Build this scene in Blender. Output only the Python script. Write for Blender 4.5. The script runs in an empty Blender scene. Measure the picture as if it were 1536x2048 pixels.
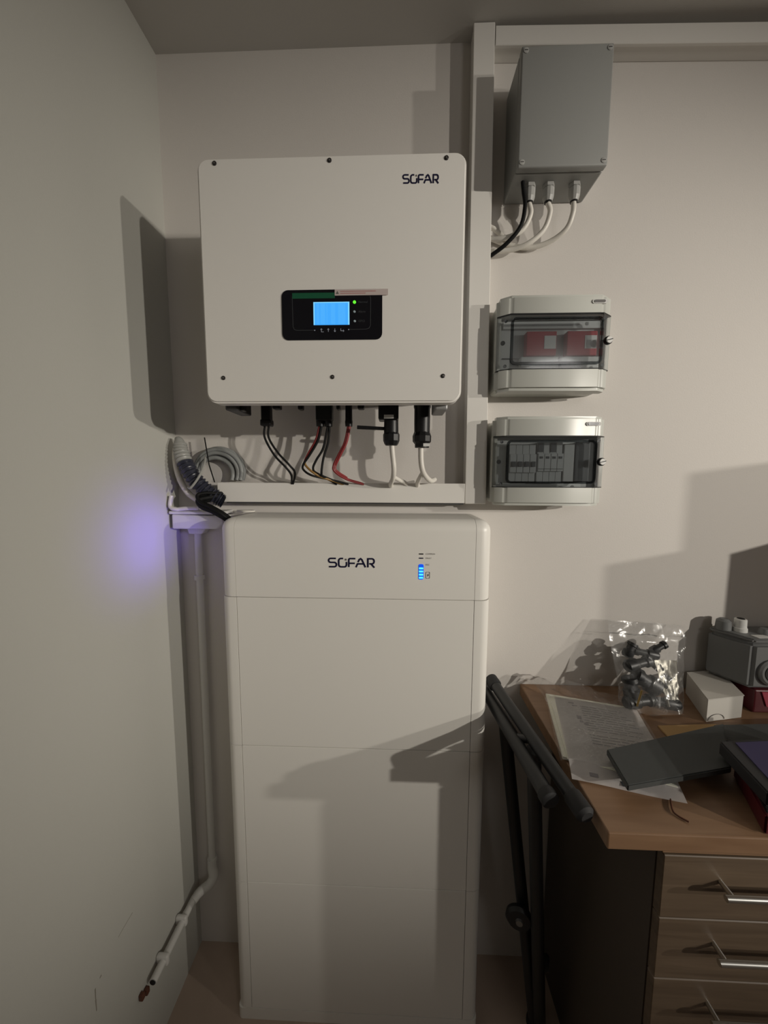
import bpy, bmesh, math, random
from mathutils import Vector, Matrix, noise

scn = bpy.context.scene
COL = scn.collection
V = Vector
random.seed(7)

# ------------------------------------------------------------------ camera
YAW, PITCH, ROLL, FPX = 0.03487, 0.09816, 0.00351, 721.37
cam_data = bpy.data.cameras.new('camera')
cam = bpy.data.objects.new('camera', cam_data)
COL.objects.link(cam)
fw = V((-math.sin(YAW) * math.cos(PITCH), math.cos(YAW) * math.cos(PITCH), -math.sin(PITCH)))
r0 = V((math.cos(YAW), math.sin(YAW), 0))
u0 = r0.cross(fw)
rr = math.cos(ROLL) * r0 + math.sin(ROLL) * u0
uu = -math.sin(ROLL) * r0 + math.cos(ROLL) * u0
m = Matrix((rr, uu, -fw)).transposed().to_4x4()
m.translation = V((0.66988, -1.0859, 1.6184))
cam.matrix_world = m
cam_data.sensor_fit = 'VERTICAL'
cam_data.sensor_height = 36.0
cam_data.lens = FPX * 36.0 / 2048.0
cam_data.clip_start = 0.01
scn.camera = cam

# ------------------------------------------------------------------ world, lamps, exposure
w = bpy.data.worlds.new('world')
scn.world = w
w.use_nodes = True
w.node_tree.nodes['Background'].inputs[0].default_value = (0.9, 0.95, 1.0, 1)
w.node_tree.nodes['Background'].inputs[1].default_value = 0.0
scn.view_settings.view_transform = 'Standard'
scn.view_settings.look = 'None'
scn.view_settings.gamma = 1.0
scn.view_settings.exposure = 0.0
scn.view_settings.use_curve_mapping = False


def spot(name, loc, target, energy, size, color, radius, blend=1.0):
    d = bpy.data.lights.new(name, 'SPOT')
    d.energy, d.color, d.shadow_soft_size = energy, color, radius
    d.spot_size, d.spot_blend = math.radians(size), blend
    o = bpy.data.objects.new(name, d)
    COL.objects.link(o)
    o.location = loc
    o.rotation_euler = (V(target) - V(loc)).to_track_quat('-Z', 'Y').to_euler()
    return o


# two work lamps standing in the room, far to the right of the camera
spot('work_lamp', (4.3, -2.9, 2.2), (1.0, 0, 1.59), 365, 36.5, (1.0, 0.935, 0.83), 0.035)
spot('work_lamp', (5.2, -2.15, 2.16), (1.0, 0, 1.59), 275, 37.5, (1.0, 0.935, 0.83), 0.045)

# soft fill light, added out of view to lift the shadows
_l = bpy.data.lights.new('fill_light', 'POINT')
_l.energy, _l.color, _l.shadow_soft_size = 17.0, (1.0, 0.96, 0.92), 0.35
_o = bpy.data.objects.new('fill_light', _l)
COL.objects.link(_o)
_o.location = (2.2, -2.9, 2.45)

# ------------------------------------------------------------------ materials
def mat(name, col, rough=0.5, metal=0.0, bump=0.0, scale=200.0, vary=0.0, vscale=4.0, spec=0.5, coat=0.0):
    mt = bpy.data.materials.new(name)
    mt.use_nodes = True
    nt = mt.node_tree
    b = nt.nodes['Principled BSDF']
    b.inputs['Base Color'].default_value = (*col, 1)
    b.inputs['Roughness'].default_value = rough
    b.inputs['Metallic'].default_value = metal
    b.inputs['Specular IOR Level'].default_value = spec
    b.inputs['Coat Weight'].default_value = coat
    tc = nt.nodes.new('ShaderNodeTexCoord')
    if vary:
        n = nt.nodes.new('ShaderNodeTexNoise')
        n.inputs['Scale'].default_value = vscale
        n.inputs['Detail'].default_value = 5
        nt.links.new(tc.outputs['Object'], n.inputs['Vector'])
        mx = nt.nodes.new('ShaderNodeMix')
        mx.data_type = 'RGBA'
        mx.inputs['A'].default_value = (*[c * (1 - vary) for c in col], 1)
        mx.inputs['B'].default_value = (*[min(1, c * (1 + vary)) for c in col], 1)
        nt.links.new(n.outputs['Fac'], mx.inputs['Factor'])
        nt.links.new(mx.outputs['Result'], b.inputs['Base Color'])
    if bump:
        n2 = nt.nodes.new('ShaderNodeTexNoise')
        n2.inputs['Scale'].default_value = scale
        n2.inputs['Detail'].default_value = 3
        nt.links.new(tc.outputs['Object'], n2.inputs['Vector'])
        bp = nt.nodes.new('ShaderNodeBump')
        bp.inputs['Strength'].default_value = bump
        bp.inputs['Distance'].default_value = 0.002
        nt.links.new(n2.outputs['Fac'], bp.inputs['Height'])
        nt.links.new(bp.outputs['Normal'], b.inputs['Normal'])
    return mt


def wood(name, c1, c2, stretch=(1.2, 14, 14), rough=0.45):
    mt = bpy.data.materials.new(name)
    mt.use_nodes = True
    nt = mt.node_tree
    b = nt.nodes['Principled BSDF']
    tc = nt.nodes.new('ShaderNodeTexCoord')
    mp = nt.nodes.new('ShaderNodeMapping')
    mp.inputs['Scale'].default_value = stretch
    n = nt.nodes.new('ShaderNodeTexNoise')
    n.inputs['Scale'].default_value = 4
    n.inputs['Detail'].default_value = 8
    n.inputs['Distortion'].default_value = 0.6
    cr = nt.nodes.new('ShaderNodeValToRGB')
    cr.color_ramp.elements[0].color = (*c1, 1)
    cr.color_ramp.elements[0].position = 0.3
    cr.color_ramp.elements[1].color = (*c2, 1)
    cr.color_ramp.elements[1].position = 0.72
    nt.links.new(tc.outputs['Object'], mp.inputs['Vector'])
    nt.links.new(mp.outputs['Vector'], n.inputs['Vector'])
    nt.links.new(n.outputs['Fac'], cr.inputs['Fac'])
    nt.links.new(cr.outputs['Color'], b.inputs['Base Color'])
    b.inputs['Roughness'].default_value = rough
    return mt


def emit(name, col, strength):
    mt = bpy.data.materials.new(name)
    mt.use_nodes = True
    b = mt.node_tree.nodes['Principled BSDF']
    b.inputs['Base Color'].default_value = (*[c * 0.1 for c in col], 1)
    b.inputs['Emission Color'].default_value = (*col, 1)
    b.inputs['Emission Strength'].default_value = strength
    return mt


def clear(name, tint, gloss=0.12, rough=0.08, fres=1.45, bump=0.0, bscale=30, haze=0.0):
    """thin clear plastic: lets light straight through, with a glossy coat"""
    mt = bpy.data.materials.new(name)
    mt.use_nodes = True
    nt = mt.node_tree
    for n in list(nt.nodes):
        nt.nodes.remove(n)
    out = nt.nodes.new('ShaderNodeOutputMaterial')
    tr = nt.nodes.new('ShaderNodeBsdfTransparent')
    tr.inputs['Color'].default_value = (*tint, 1)
    gl = nt.nodes.new('ShaderNodeBsdfGlossy')
    gl.inputs['Roughness'].default_value = rough
    gl.inputs['Color'].default_value = (1, 1, 1, 1)
    fr = nt.nodes.new('ShaderNodeFresnel')
    fr.inputs['IOR'].default_value = fres
    ad = nt.nodes.new('ShaderNodeMath')
    ad.operation = 'ADD'
    ad.inputs[1].default_value = gloss
    mx = nt.nodes.new('ShaderNodeMixShader')
    nt.links.new(fr.outputs[0], ad.inputs[0])
    nt.links.new(ad.outputs[0], mx.inputs['Fac'])
    nt.links.new(tr.outputs[0], mx.inputs[1])
    nt.links.new(gl.outputs[0], mx.inputs[2])
    last = mx
    if haze:
        df = nt.nodes.new('ShaderNodeBsdfDiffuse')
        df.inputs['Color'].default_value = (0.75, 0.75, 0.74, 1)
        mh = nt.nodes.new('ShaderNodeMixShader')
        mh.inputs['Fac'].default_value = haze
        nt.links.new(mx.outputs[0], mh.inputs[1])
        nt.links.new(df.outputs[0], mh.inputs[2])
        last = mh
    nt.links.new(last.outputs[0], out.inputs['Surface'])
    if bump:
        tc = nt.nodes.new('ShaderNodeTexCoord')
        nz = nt.nodes.new('ShaderNodeTexNoise')
        nz.inputs['Scale'].default_value = bscale
        nz.inputs['Distortion'].default_value = 2.0
        nt.links.new(tc.outputs['Object'], nz.inputs['Vector'])
        bp = nt.nodes.new('ShaderNodeBump')
        bp.inputs['Strength'].default_value = bump
        bp.inputs['Distance'].default_value = 0.01
        nt.links.new(nz.outputs['Fac'], bp.inputs['Height'])
        nt.links.new(bp.outputs['Normal'], gl.inputs['Normal'])
    return mt


M = {
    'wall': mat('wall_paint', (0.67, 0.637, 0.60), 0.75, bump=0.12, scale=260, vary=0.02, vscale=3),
    'wall_side': mat('dimmed_side_wall_paint', (0.50, 0.495, 0.455), 0.75, bump=0.12, scale=260, vary=0.02, vscale=3),  # greyer paint, darkened further to offset lamp light falling too bright here
    'wall_far': mat('far_wall_paint', (0.50, 0.48, 0.45), 0.8, vary=0.05),
    'ceil': mat('ceiling_paint', (0.56, 0.54, 0.51), 0.85, bump=0.1, scale=300, vary=0.03),
    'floor': mat('floor_boards', (0.46, 0.36, 0.29), 0.6, bump=0.1, scale=80, vary=0.12, vscale=9),
    'trunk': mat('trunking_plastic', (0.78, 0.76, 0.72), 0.4),
    'white': mat('white_powder_coat', (0.83, 0.81, 0.77), 0.42, bump=0.05, scale=900),
    'bat': mat('battery_casing', (0.84, 0.82, 0.77), 0.38, bump=0.03, scale=900),
    'dark': mat('dark_metal', (0.05, 0.05, 0.052), 0.5),
    'inv_back': mat('inverter_heatsink', (0.33, 0.33, 0.33), 0.5, metal=0.3),
    'black': mat('black_plastic', (0.008, 0.008, 0.009), 0.4, spec=0.35),
    'blackcable': mat('black_cable', (0.006, 0.006, 0.006), 0.6, spec=0.2),
    'redcable': mat('red_cable', (0.23, 0.016, 0.018), 0.45),
    'ochre': mat('yellow_green_cable', (0.25, 0.13, 0.02), 0.5),
    'whitecable': mat('white_cable', (0.74, 0.71, 0.65), 0.45),
    'greycable': mat('grey_cable', (0.25, 0.26, 0.255), 0.45),
    'corr': mat('corrugated_plastic', (0.030, 0.032, 0.047), 0.3),
    'corr_light': mat('corrugated_clear_end', (0.33, 0.33, 0.31), 0.35),
    'grey': mat('grey_enclosure_plastic', (0.30, 0.305, 0.295), 0.5, bump=0.04, scale=700),
    'gland': mat('gland_plastic', (0.40, 0.40, 0.385), 0.45),
    'cbox': mat('breaker_box_plastic', (0.55, 0.56, 0.52), 0.32),
    'cbox_in': mat('breaker_box_inside', (0.50, 0.51, 0.50), 0.5),
    'smoke': clear('smoked_clear_plastic', (0.90, 0.91, 0.915), 0.012, 0.06, 1.28, haze=0.012),
    'smoke_rim': clear('smoked_clear_rim', (0.40, 0.42, 0.43), 0.02, 0.08, 1.3),
    'chrome': mat('chrome', (0.75, 0.75, 0.74), 0.18, metal=1.0),
    'steel': mat('steel_screw', (0.32, 0.32, 0.31), 0.35, metal=0.8),
    'screwdark': mat('dark_screw', (0.045, 0.04, 0.038), 0.4, metal=0.5),
    'red': mat('red_plastic', (0.42, 0.02, 0.035), 0.4),
    'part': mat('dark_connector', (0.016, 0.017, 0.018), 0.45),
    'label': mat('white_label', (0.72, 0.72, 0.70), 0.5),
    'mcb': mat('breaker_grey', (0.62, 0.63, 0.62), 0.45),
    'mcb_dark': mat('breaker_switch', (0.06, 0.065, 0.07), 0.4),
    'panel': mat('display_glass', (0.006, 0.006, 0.009), 0.18),
    'green_strip': mat('green_strip', (0.012, 0.10, 0.05), 0.3),
    'outline': mat('panel_outline', (0.05, 0.055, 0.06), 0.4),
    'icon': mat('panel_icon', (0.45, 0.5, 0.6), 0.4),
    'screen': emit('lcd_backlight', (0.055, 0.40, 1.0), 0.95),
    'screen2': emit('lcd_pixels', (0.07, 0.43, 1.0), 0.95),
    'screen_edge': emit('lcd_edge', (0.22, 0.62, 1.0), 1.1),
    'led_green': emit('led_green', (0.12, 1.0, 0.03), 1.3),
    'led_off': mat('led_off', (0.40, 0.50, 0.55), 0.3),
    'led_blue': emit('led_blue', (0.06, 0.55, 1.0), 1.7),
    'led_glass': emit('led_window', (0.0, 0.09, 0.85), 0.9),
    'button': emit('power_button_ring', (0.16, 0.12, 1.0), 0.8),
    'navy': mat('logo_navy', (0.006, 0.006, 0.035), 0.4),
    'inkgrey': mat('grey_print', (0.14, 0.13, 0.12), 0.6),
    'sticker': mat('sticker_paper', (0.55, 0.47, 0.45), 0.5),
    'stickerred': mat('sticker_red_print', (0.40, 0.12, 0.11), 0.5),
    'desk': wood('beech_laminate', (0.21, 0.118, 0.064), (0.28, 0.168, 0.095), (1.0, 10, 10)),
    'deskside': mat('shaded_cabinet_side', (0.075, 0.058, 0.045), 0.6),  # shade on the cabinet side is put into this darker base colour
    'drawer': wood('drawer_laminate', (0.105, 0.073, 0.047), (0.165, 0.118, 0.078), (1.0, 6, 16)),
    'bar': mat('brushed_steel', (0.62, 0.62, 0.60), 0.3, metal=1.0),
    'stand': mat('stand_paint', (0.015, 0.016, 0.017), 0.45),
    'foam': mat('foam_grip', (0.016, 0.016, 0.017), 0.75),
    'paper': mat('paper', (0.86, 0.83, 0.82), 0.7, vary=0.04, vscale=8),
    'paper2': mat('booklet_paper', (0.80, 0.80, 0.70), 0.7),
    'ink': mat('paper_print', (0.24, 0.225, 0.235), 0.7),
    'film': clear('clear_film', (0.985, 0.985, 0.985), 0.005, 0.16, 1.12, 0.25, 14, 0.06),
    'bagfilm': clear('bag_film', (0.975, 0.975, 0.975), 0.006, 0.15, 1.12, 0.22, 12, 0.055),
    'slate': mat('dark_board', (0.046, 0.050, 0.050), 0.6, bump=0.1, scale=150, vary=0.15, vscale=8),
    'cardboard': mat('ochre_card', (0.50, 0.32, 0.14), 0.75, vary=0.06),
    'carton': mat('white_carton', (0.50, 0.48, 0.44), 0.7),
    'cast': mat('grey_cast_metal', (0.17, 0.175, 0.175), 0.5, bump=0.1, scale=300),
    'hole': mat('dark_hole', (0.006, 0.006, 0.006), 0.6),
    'darkred': mat('dark_red_plastic', (0.085, 0.007, 0.012), 0.45),
    'pinkred': mat('faded_red_plastic', (0.34, 0.04, 0.07), 0.45),
    'binder': mat('black_binder', (0.02, 0.02, 0.022), 0.5),
    'violet': mat('violet_sheet', (0.035, 0.028, 0.085), 0.4),
    'brass': mat('brass', (0.55, 0.40, 0.16), 0.3, metal=0.9),
    'wire_brown': mat('brown_wire', (0.10, 0.035, 0.018), 0.5),
    'pipe': mat('conduit_plastic', (0.66, 0.65, 0.62), 0.4),
    'scuff': mat('scuff', (0.27, 0.25, 0.21), 0.8),
    'silver_foil': mat('silver_foil', (0.50, 0.48, 0.42), 0.38, metal=0.5, bump=0.35, scale=40),
}


# ------------------------------------------------------------------ helpers
def finish(name, bm, material, parent=None, smooth=False):
    me = bpy.data.meshes.new(name)
    bmesh.ops.recalc_face_normals(bm, faces=bm.faces[:])
    bm.to_mesh(me)
    bm.free()
    me.materials.append(M[material])
    if smooth:
        for pl in me.polygons:
            pl.use_smooth = True
        try:
            me.set_sharp_from_angle(angle=math.radians(38))
        except Exception:
            pass
    o = bpy.data.objects.new(name, me)
    COL.objects.link(o)
    if parent is not None:
        o.parent = parent
        if parent.type == 'EMPTY':
            o.matrix_parent_inverse = Matrix.Translation(-parent.location)
    return o


def tag(o, label, cat, group=None):
    o['label'] = label
    o['category'] = cat
    if group:
        o['group'] = group
    return o


def thing(name, loc, label, cat, group=None):
    o = bpy.data.objects.new(name, None)
    o.empty_display_size = 0.02
    o.location = loc
    COL.objects.link(o)
    return tag(o, label, cat, group)


def box(x0, x1, y0, y1, z0, z1, bev=0.0, seg=2, sel=None, bm=None):
    b2 = bmesh.new()
    vs = [b2.verts.new((x, y, z)) for x in (x0, x1) for y in (y0, y1) for z in (z0, z1)]
    for f in ((0, 1, 3, 2), (4, 6, 7, 5), (0, 4, 5, 1), (2, 3, 7, 6), (0, 2, 6, 4), (1, 5, 7, 3)):
        b2.faces.new([vs[i] for i in f])
    bmesh.ops.recalc_face_normals(b2, faces=b2.faces[:])
    if bev:
        ed = [e for e in b2.edges if sel is None or sel((e.verts[0].co + e.verts[1].co) / 2, (e.verts[1].co - e.verts[0].co).normalized())]
        bmesh.ops.bevel(b2, geom=ed, offset=bev, segments=seg, affect='EDGES', profile=0.5, clamp_overlap=True)
    if bm is None:
        return b2
    join(bm, b2)
    return bm


def join(bm, b2):
    mp = {}
    for v in b2.verts:
        mp[v] = bm.verts.new(v.co)
    for f in b2.faces:
        try:
            bm.faces.new([mp[v] for v in f.verts])
        except ValueError:
            pass
    b2.free()
    return bm


def prism(poly, axis, a, b, bev=0.0, seg=2):
    """extrude a 2-D polygon along axis (0 x, 1 y, 2 z) from a to b"""
    bm = bmesh.new()

    def P(p, t):
        if axis == 0:
            return (t, p[0], p[1])
        if axis == 1:
            return (p[0], t, p[1])
        return (p[0], p[1], t)
    lo = [bm.verts.new(P(p, a)) for p in poly]
    hi = [bm.verts.new(P(p, b)) for p in poly]
    n = len(poly)
    bm.faces.new(lo)
    bm.faces.new(hi[::-1])
    for i in range(n):
        bm.faces.new([lo[i], hi[i], hi[(i + 1) % n], lo[(i + 1) % n]])
    bmesh.ops.recalc_face_normals(bm, faces=bm.faces[:])
    if bev:
        bmesh.ops.bevel(bm, geom=bm.edges[:], offset=bev, segments=seg, affect='EDGES', profile=0.5, clamp_overlap=True)
    return bm


def rrect(x0, x1, z0, z1, r, n=6):
    pts = []
    for cx, cz, a0 in ((x1 - r, z1 - r, 0), (x0 + r, z1 - r, 90), (x0 + r, z0 + r, 180), (x1 - r, z0 + r, 270)):
        for i in range(n + 1):
            a = math.radians(a0 + 90 * i / n)
            pts.append((cx + r * math.cos(a), cz + r * math.sin(a)))
    return pts


def ring_prism(outer, inner, axis, a, b):
    bm = bmesh.new()

    def P(p, t):
        return (p[0], t, p[1]) if axis == 1 else ((t, p[0], p[1]) if axis == 0 else (p[0], p[1], t))
    L = [[bm.verts.new(P(p, t)) for p in poly] for t in (a, b) for poly in (outer, inner)]
    n = len(outer)
    for i in range(n):
        j = (i + 1) % n
        bm.faces.new([L[0][i], L[0][j], L[1][j], L[1][i]])
        bm.faces.new([L[2][i], L[3][i], L[3][j], L[2][j]])
        bm.faces.new([L[0][i], L[2][i], L[2][j], L[0][j]])
        bm.faces.new([L[1][i], L[1][j], L[3][j], L[3][i]])
    return bm


def smooth_path(pts, per=8):
    P = [V(p) for p in pts]
    if len(P) < 3:
        return P
    out = []
    ext = [P[0] * 2 - P[1]] + P + [P[-1] * 2 - P[-2]]
    for i in range(1, len(ext) - 2):
        p0, p1, p2, p3 = ext[i - 1:i + 3]
        for k in range(per):
            t = k / per
            out.append(0.5 * ((2 * p1) + (p2 - p0) * t + (2 * p0 - 5 * p1 + 4 * p2 - p3) * t * t + (3 * p1 - p0 - 3 * p2 + p3) * t ** 3))
    out.append(P[-1])
    return out


def sweep(path, radius, sides=10, bm=None, caps=True):
    """radius: number or function(u in 0..1)"""
    bm = bm or bmesh.new()
    path = [V(p) for p in path]
    n = len(path)
    t0 = (path[1] - path[0]).normalized()
    a = V((0, 0, 1)) if abs(t0.z) < 0.9 else V((1, 0, 0))
    nrm = (a - t0 * a.dot(t0)).normalized()
    rings = []
    for i, p in enumerate(path):
        t = (path[min(i + 1, n - 1)] - path[max(i - 1, 0)]).normalized()
        nrm = (nrm - t * nrm.dot(t)).normalized()
        b = t.cross(nrm)
        r = radius(i / (n - 1)) if callable(radius) else radius
        rings.append([bm.verts.new(p + (nrm * math.cos(2 * math.pi * k / sides) + b * math.sin(2 * math.pi * k / sides)) * r) for k in range(sides)])
    for i in range(n - 1):
        for k in range(sides):
            bm.faces.new([rings[i][k], rings[i][(k + 1) % sides], rings[i + 1][(k + 1) % sides], rings[i + 1][k]])
    if caps:
        bm.faces.new(rings[0][::-1])
        bm.faces.new(rings[-1])
    return bm


def lathe(profile, origin, axis, sides=24, bm=None):
    """profile: (distance along axis, radius)"""
    bm = bm or bmesh.new()
    ax = V(axis).normalized()
    a = V((0, 0, 1)) if abs(ax.z) < 0.9 else V((1, 0, 0))
    n1 = (a - ax * a.dot(ax)).normalized()
    n2 = ax.cross(n1)
    rings = []
    for d, r in profile:
        c = V(origin) + ax * d
        rings.append([bm.verts.new(c + (n1 * math.cos(2 * math.pi * k / sides) + n2 * math.sin(2 * math.pi * k / sides)) * max(r, 1e-5)) for k in range(sides)])
    for i in range(len(rings) - 1):
        for k in range(sides):
            bm.faces.new([rings[i][k], rings[i][(k + 1) % sides], rings[i + 1][(k + 1) % sides], rings[i + 1][k]])
    bm.faces.new(rings[0][::-1])
    bm.faces.new(rings[-1])
    return bm


def ribbon(pts, w, y0, y1, bm=None):
    """a flat stroke in the x-z plane, mitred, from y0 to y1 (a print of real thickness)"""
    bm = bm or bmesh.new()
    P = [V((p[0], 0, p[1])) for p in pts]
    n = len(P)
    L, R_ = [], []
    for i in range(n):
        d1 = (P[i] - P[i - 1]).normalized() if i else None
        d2 = (P[i + 1] - P[i]).normalized() if i < n - 1 else None
        if d1 is None:
            d1 = d2
        if d2 is None:
            d2 = d1
        n1 = V((-d1.z, 0, d1.x))
        n2 = V((-d2.z, 0, d2.x))
        mm = (n1 + n2)
        mm = mm.normalized() if mm.length > 1e-6 else n1
        k = 1 / max(0.45, mm.dot(n1))
        L.append(P[i] + mm * w / 2 * k)
        R_.append(P[i] - mm * w / 2 * k)
    ring = L + R_[::-1]
    lo = [bm.verts.new((p.x, y0, p.z)) for p in ring]
    hi = [bm.verts.new((p.x, y1, p.z)) for p in ring]
    N = len(ring)
    for i in range(n - 1):
        for S in (lo, hi):
            bm.faces.new([S[i], S[i + 1], S[N - 2 - i], S[N - 1 - i]])
    for i in range(N):
        bm.faces.new([lo[i], lo[(i + 1) % N], hi[(i + 1) % N], hi[i]])
    return bm


def arc(cx, cz, rx, rz, a0, a1, n=8):
    return [(cx + rx * math.cos(math.radians(a0 + (a1 - a0) * i / n)), cz + rz * math.sin(math.radians(a0 + (a1 - a0) * i / n))) for i in range(n + 1)]


def logo(x0, x1, z0, z1, y, parent, tilt=0.0):
    """the word SOFAR in rounded strokes; the O is open at its upper right with a small square in the gap"""
    W, Hh = x1 - x0, z1 - z0
    strokes = [
        [(1.0, 1.0)] + arc(0.30, 0.76, 0.28, 0.24, 90, 270, 8) + arc(0.80, 0.26, 0.27, 0.26, 90, -90, 8) + [(0.06, 0.0)],
        [(1.98, 1.0)] + arc(1.68, 0.72, 0.30, 0.28, 90, 180, 6) + arc(1.68, 0.28, 0.30, 0.28, 180, 270, 6) + arc(2.16, 0.28, 0.27, 0.28, 270, 360, 6) + [(2.43, 0.60)],
        [(3.62, 1.0), (2.98, 1.0)] + arc(2.92, 0.84, 0.18, 0.16, 100, 180, 4) + [(2.74, -0.02)],
        [(2.80, 0.44), (3.55, 0.44)],
        [(3.70, -0.03), (3.92, 0.38), (4.70, 0.38)],
        [(3.98, 0.58), (4.16, 0.90), (4.34, 1.0), (4.50, 0.88), (4.98, -0.03)],
        [(5.30, -0.03), (5.30, 1.0), (5.86, 1.0)] + arc(5.86, 0.70, 0.28, 0.30, 80, -90, 8) + [(5.50, 0.40)],
        [(5.72, 0.40), (6.18, -0.05)],
    ]
    bm = bmesh.new()
    sx = W / 6.18
    for k, s in enumerate(strokes):
        ribbon([(x0 + p[0] * sx, z0 + p[1] * Hh + tilt * (p[0] * sx)) for p in s], 0.0031 * Hh / 0.0165, y - 0.0005 - 0.00002 * k, y + 0.0005, bm)
    o = finish('logo', bm, 'navy', parent)
    o['label'] = 'dark navy SOFAR lettering'
    bm = box(x0 + 2.22 * sx, x0 + 2.45 * sx, y - 0.0006, y + 0.0005, z0 + 0.76 * Hh, z0 + 0.98 * Hh)
    finish('logo_square', bm, 'inkgrey', o)
    return o


def text(body, x, z, size, y, material, parent, name='lettering'):
    cu = bpy.data.curves.new('tmp', 'FONT')
    cu.body = body
    cu.size = size
    cu.resolution_u = 2
    t = bpy.data.objects.new('tmp', cu)
    COL.objects.link(t)
    dg = bpy.context.evaluated_depsgraph_get()
    me = bpy.data.meshes.new_from_object(t.evaluated_get(dg))
    bpy.data.objects.remove(t)
    bpy.data.curves.remove(cu)
    bm = bmesh.new()
    bm.from_mesh(me)
    bpy.data.meshes.remove(me)
    for v in bm.verts:
        v.co = V((x + v.co.x, y, z + v.co.y))
    return finish(name, bm, material, parent)


# ------------------------------------------------------------------ the room
H = 2.7694
RX, FY = 6.6, -5.2


def struct(name, bm, material):
    o = finish(name, bm, material)
    o['kind'] = 'structure'
    return o


struct('wall_back', box(-0.12, RX + 0.12, 0.0, 0.12, -0.1, H + 0.1), 'wall')
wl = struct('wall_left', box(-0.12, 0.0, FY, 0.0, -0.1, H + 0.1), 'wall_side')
struct('wall_right', box(RX, RX + 0.12, FY, 0.0, -0.1, H + 0.1), 'wall_far')
struct('wall_front', box(-0.12, RX + 0.12, FY - 0.12, FY, -0.1, H + 0.1), 'wall_far')
struct('ceiling', box(0, RX, FY, 0.0, H, H + 0.1), 'ceil')
struct('floor', box(0, RX, FY, 0.0, -0.1, 0.0), 'floor')


def wall_mark(pts, wd):
    bm = bmesh.new()
    P = [V((0, p[0], p[1])) for p in pts]
    for i in range(len(P) - 1):
        d = (P[i + 1] - P[i]).normalized()
        n = V((0, -d.z, d.y)) * wd / 2
        q = [P[i] - n, P[i + 1] - n * 0.6, P[i + 1] + n * 0.6, P[i] + n]
        lo = [bm.verts.new(v) for v in q]
        hi = [bm.verts.new(v + V((0.0004, 0, 0))) for v in q]
        bm.faces.new(hi)
        for k in range(4):
            bm.faces.new([lo[k], lo[(k + 1) % 4], hi[(k + 1) % 4], hi[k]])
    return finish('scuff_mark', bm, 'scuff', wl)


# ------------------------------------------------------------------ inverter
IX0, IX1, IZ0, IZ1, IF = 0.2397, 0.8107, 1.782, 2.2888, -0.2653
inv = thing('solar_inverter', (0.525, 0, IZ0), 'large white wall-mounted inverter with a blue lit screen and SOFAR lettering', 'inverter')
finish('rear_housing', box(IX0 + 0.014, IX1 - 0.014, IF + 0.034, 0.0, IZ0 + 0.052, IZ1 - 0.016, 0.006), 'inv_back', inv)
fc = prism(rrect(IX0, IX1, IZ0, IZ1, 0.024, 6), 1, IF, IF + 0.032)
bmesh.ops.bevel(fc, geom=[e for e in fc.edges if all(abs(v.co.y - IF) < 1e-5 for v in e.verts)], offset=0.004, segments=3, affect='EDGES')
finish('front_cover', fc, 'white', inv, True)
for x, z in ((0.2789, 2.2779), (0.5243, 2.2776), (0.7684, 2.2764), (0.2803, 1.8368), (0.5260, 1.8375), (0.7697, 1.8382)):
    s = finish('screw', lathe([(0, 0.0046), (0.0012, 0.0046), (0.0020, 0.0034)], (x, IF, z), (0, -1, 0), 16), 'screwdark', inv, True)
    finish('screw_socket', lathe([(0.0020, 0.0018), (0.0023, 0.0018)], (x, IF, z), (0, -1, 0), 6), 'steel', s)
logo(0.6785, 0.7525, 2.2303, 2.2460, IF, inv, -0.02)
# display
dp = finish('display_panel', prism(rrect(0.4165, 0.6360, 1.9160, 2.0205, 0.014, 5), 1, IF - 0.0016, IF + 0.001), 'panel', inv)
y1 = IF - 0.0016
finish('screen', box(0.4862, 0.5646, y1 - 0.0006, y1 + 0.0004, 1.9472, 1.9945), 'screen', dp)
bm = bmesh.new()
for a, b in ((0.4862, 0.4885), (0.5618, 0.5646)):
    box(a, b, y1 - 0.0010, y1 - 0.0007, 1.9472, 1.9945, bm=bm)
box(0.4885, 0.5618, y1 - 0.0010, y1 - 0.0007, 1.9928, 1.9945, bm=bm)
finish('screen_edge', bm, 'screen_edge', dp)
bm = bmesh.new()
for a, b in ((0.4925, 0.4985), (0.5015, 0.5115), (0.5145, 0.5165), (0.5240, 0.5335), (0.5400, 0.5560)):
    box(a, b, y1 - 0.0009, y1 - 0.0007, 1.949, 1.9915, bm=bm)
finish('screen_bars', bm, 'screen2', dp)
gs = finish('green_strip', box(0.4400, 0.5330, y1 - 0.0004, y1 + 0.0004, 2.0025, 2.0140), 'green_strip', dp)
outl = rrect(0.4398, 0.6110, 1.9365, 2.0135, 0.008, 4)
ol = [p for p in outl]
bm = bmesh.new()
ribbon([(0.487, 1.9365), (0.449, 1.9365), (0.443, 1.9385), (0.4405, 1.9440), (0.4398, 2.0060), (0.4420, 2.0120), (0.448, 2.0140)], 0.0010, y1 - 0.0003, y1 + 0.0003, bm)
finish('panel_outline', bm, 'outline', dp)
bm = bmesh.new()
ribbon([(0.565, 1.9375), (0.600, 1.9375), (0.607, 1.9395), (0.6105, 1.9450), (0.6110, 2.0010), (0.6095, 2.0055)], 0.0010, y1 - 0.0003, y1 + 0.0003, bm)
finish('panel_outline', bm, 'outline', dp)
for i, (x, z) in enumerate(((0.5757, 1.9939), (0.5756, 1.9742), (0.5762, 1.9545))):
    o = finish('status_light', lathe([(0, 0.0034 if i == 0 else 0.0026), (0.0014, 0.0030 if i == 0 else 0.0022)], (x, y1, z), (0, -1, 0), 16), 'led_green' if i == 0 else 'led_off', dp, True)
for s, z in (('Normal', 1.9920), ('Alarm', 1.9722), ('GFCI', 1.9525)):
    text(s, 0.5840, z, 0.0065, y1 - 0.0002, 'outline', dp)
bm = bmesh.new()
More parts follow.
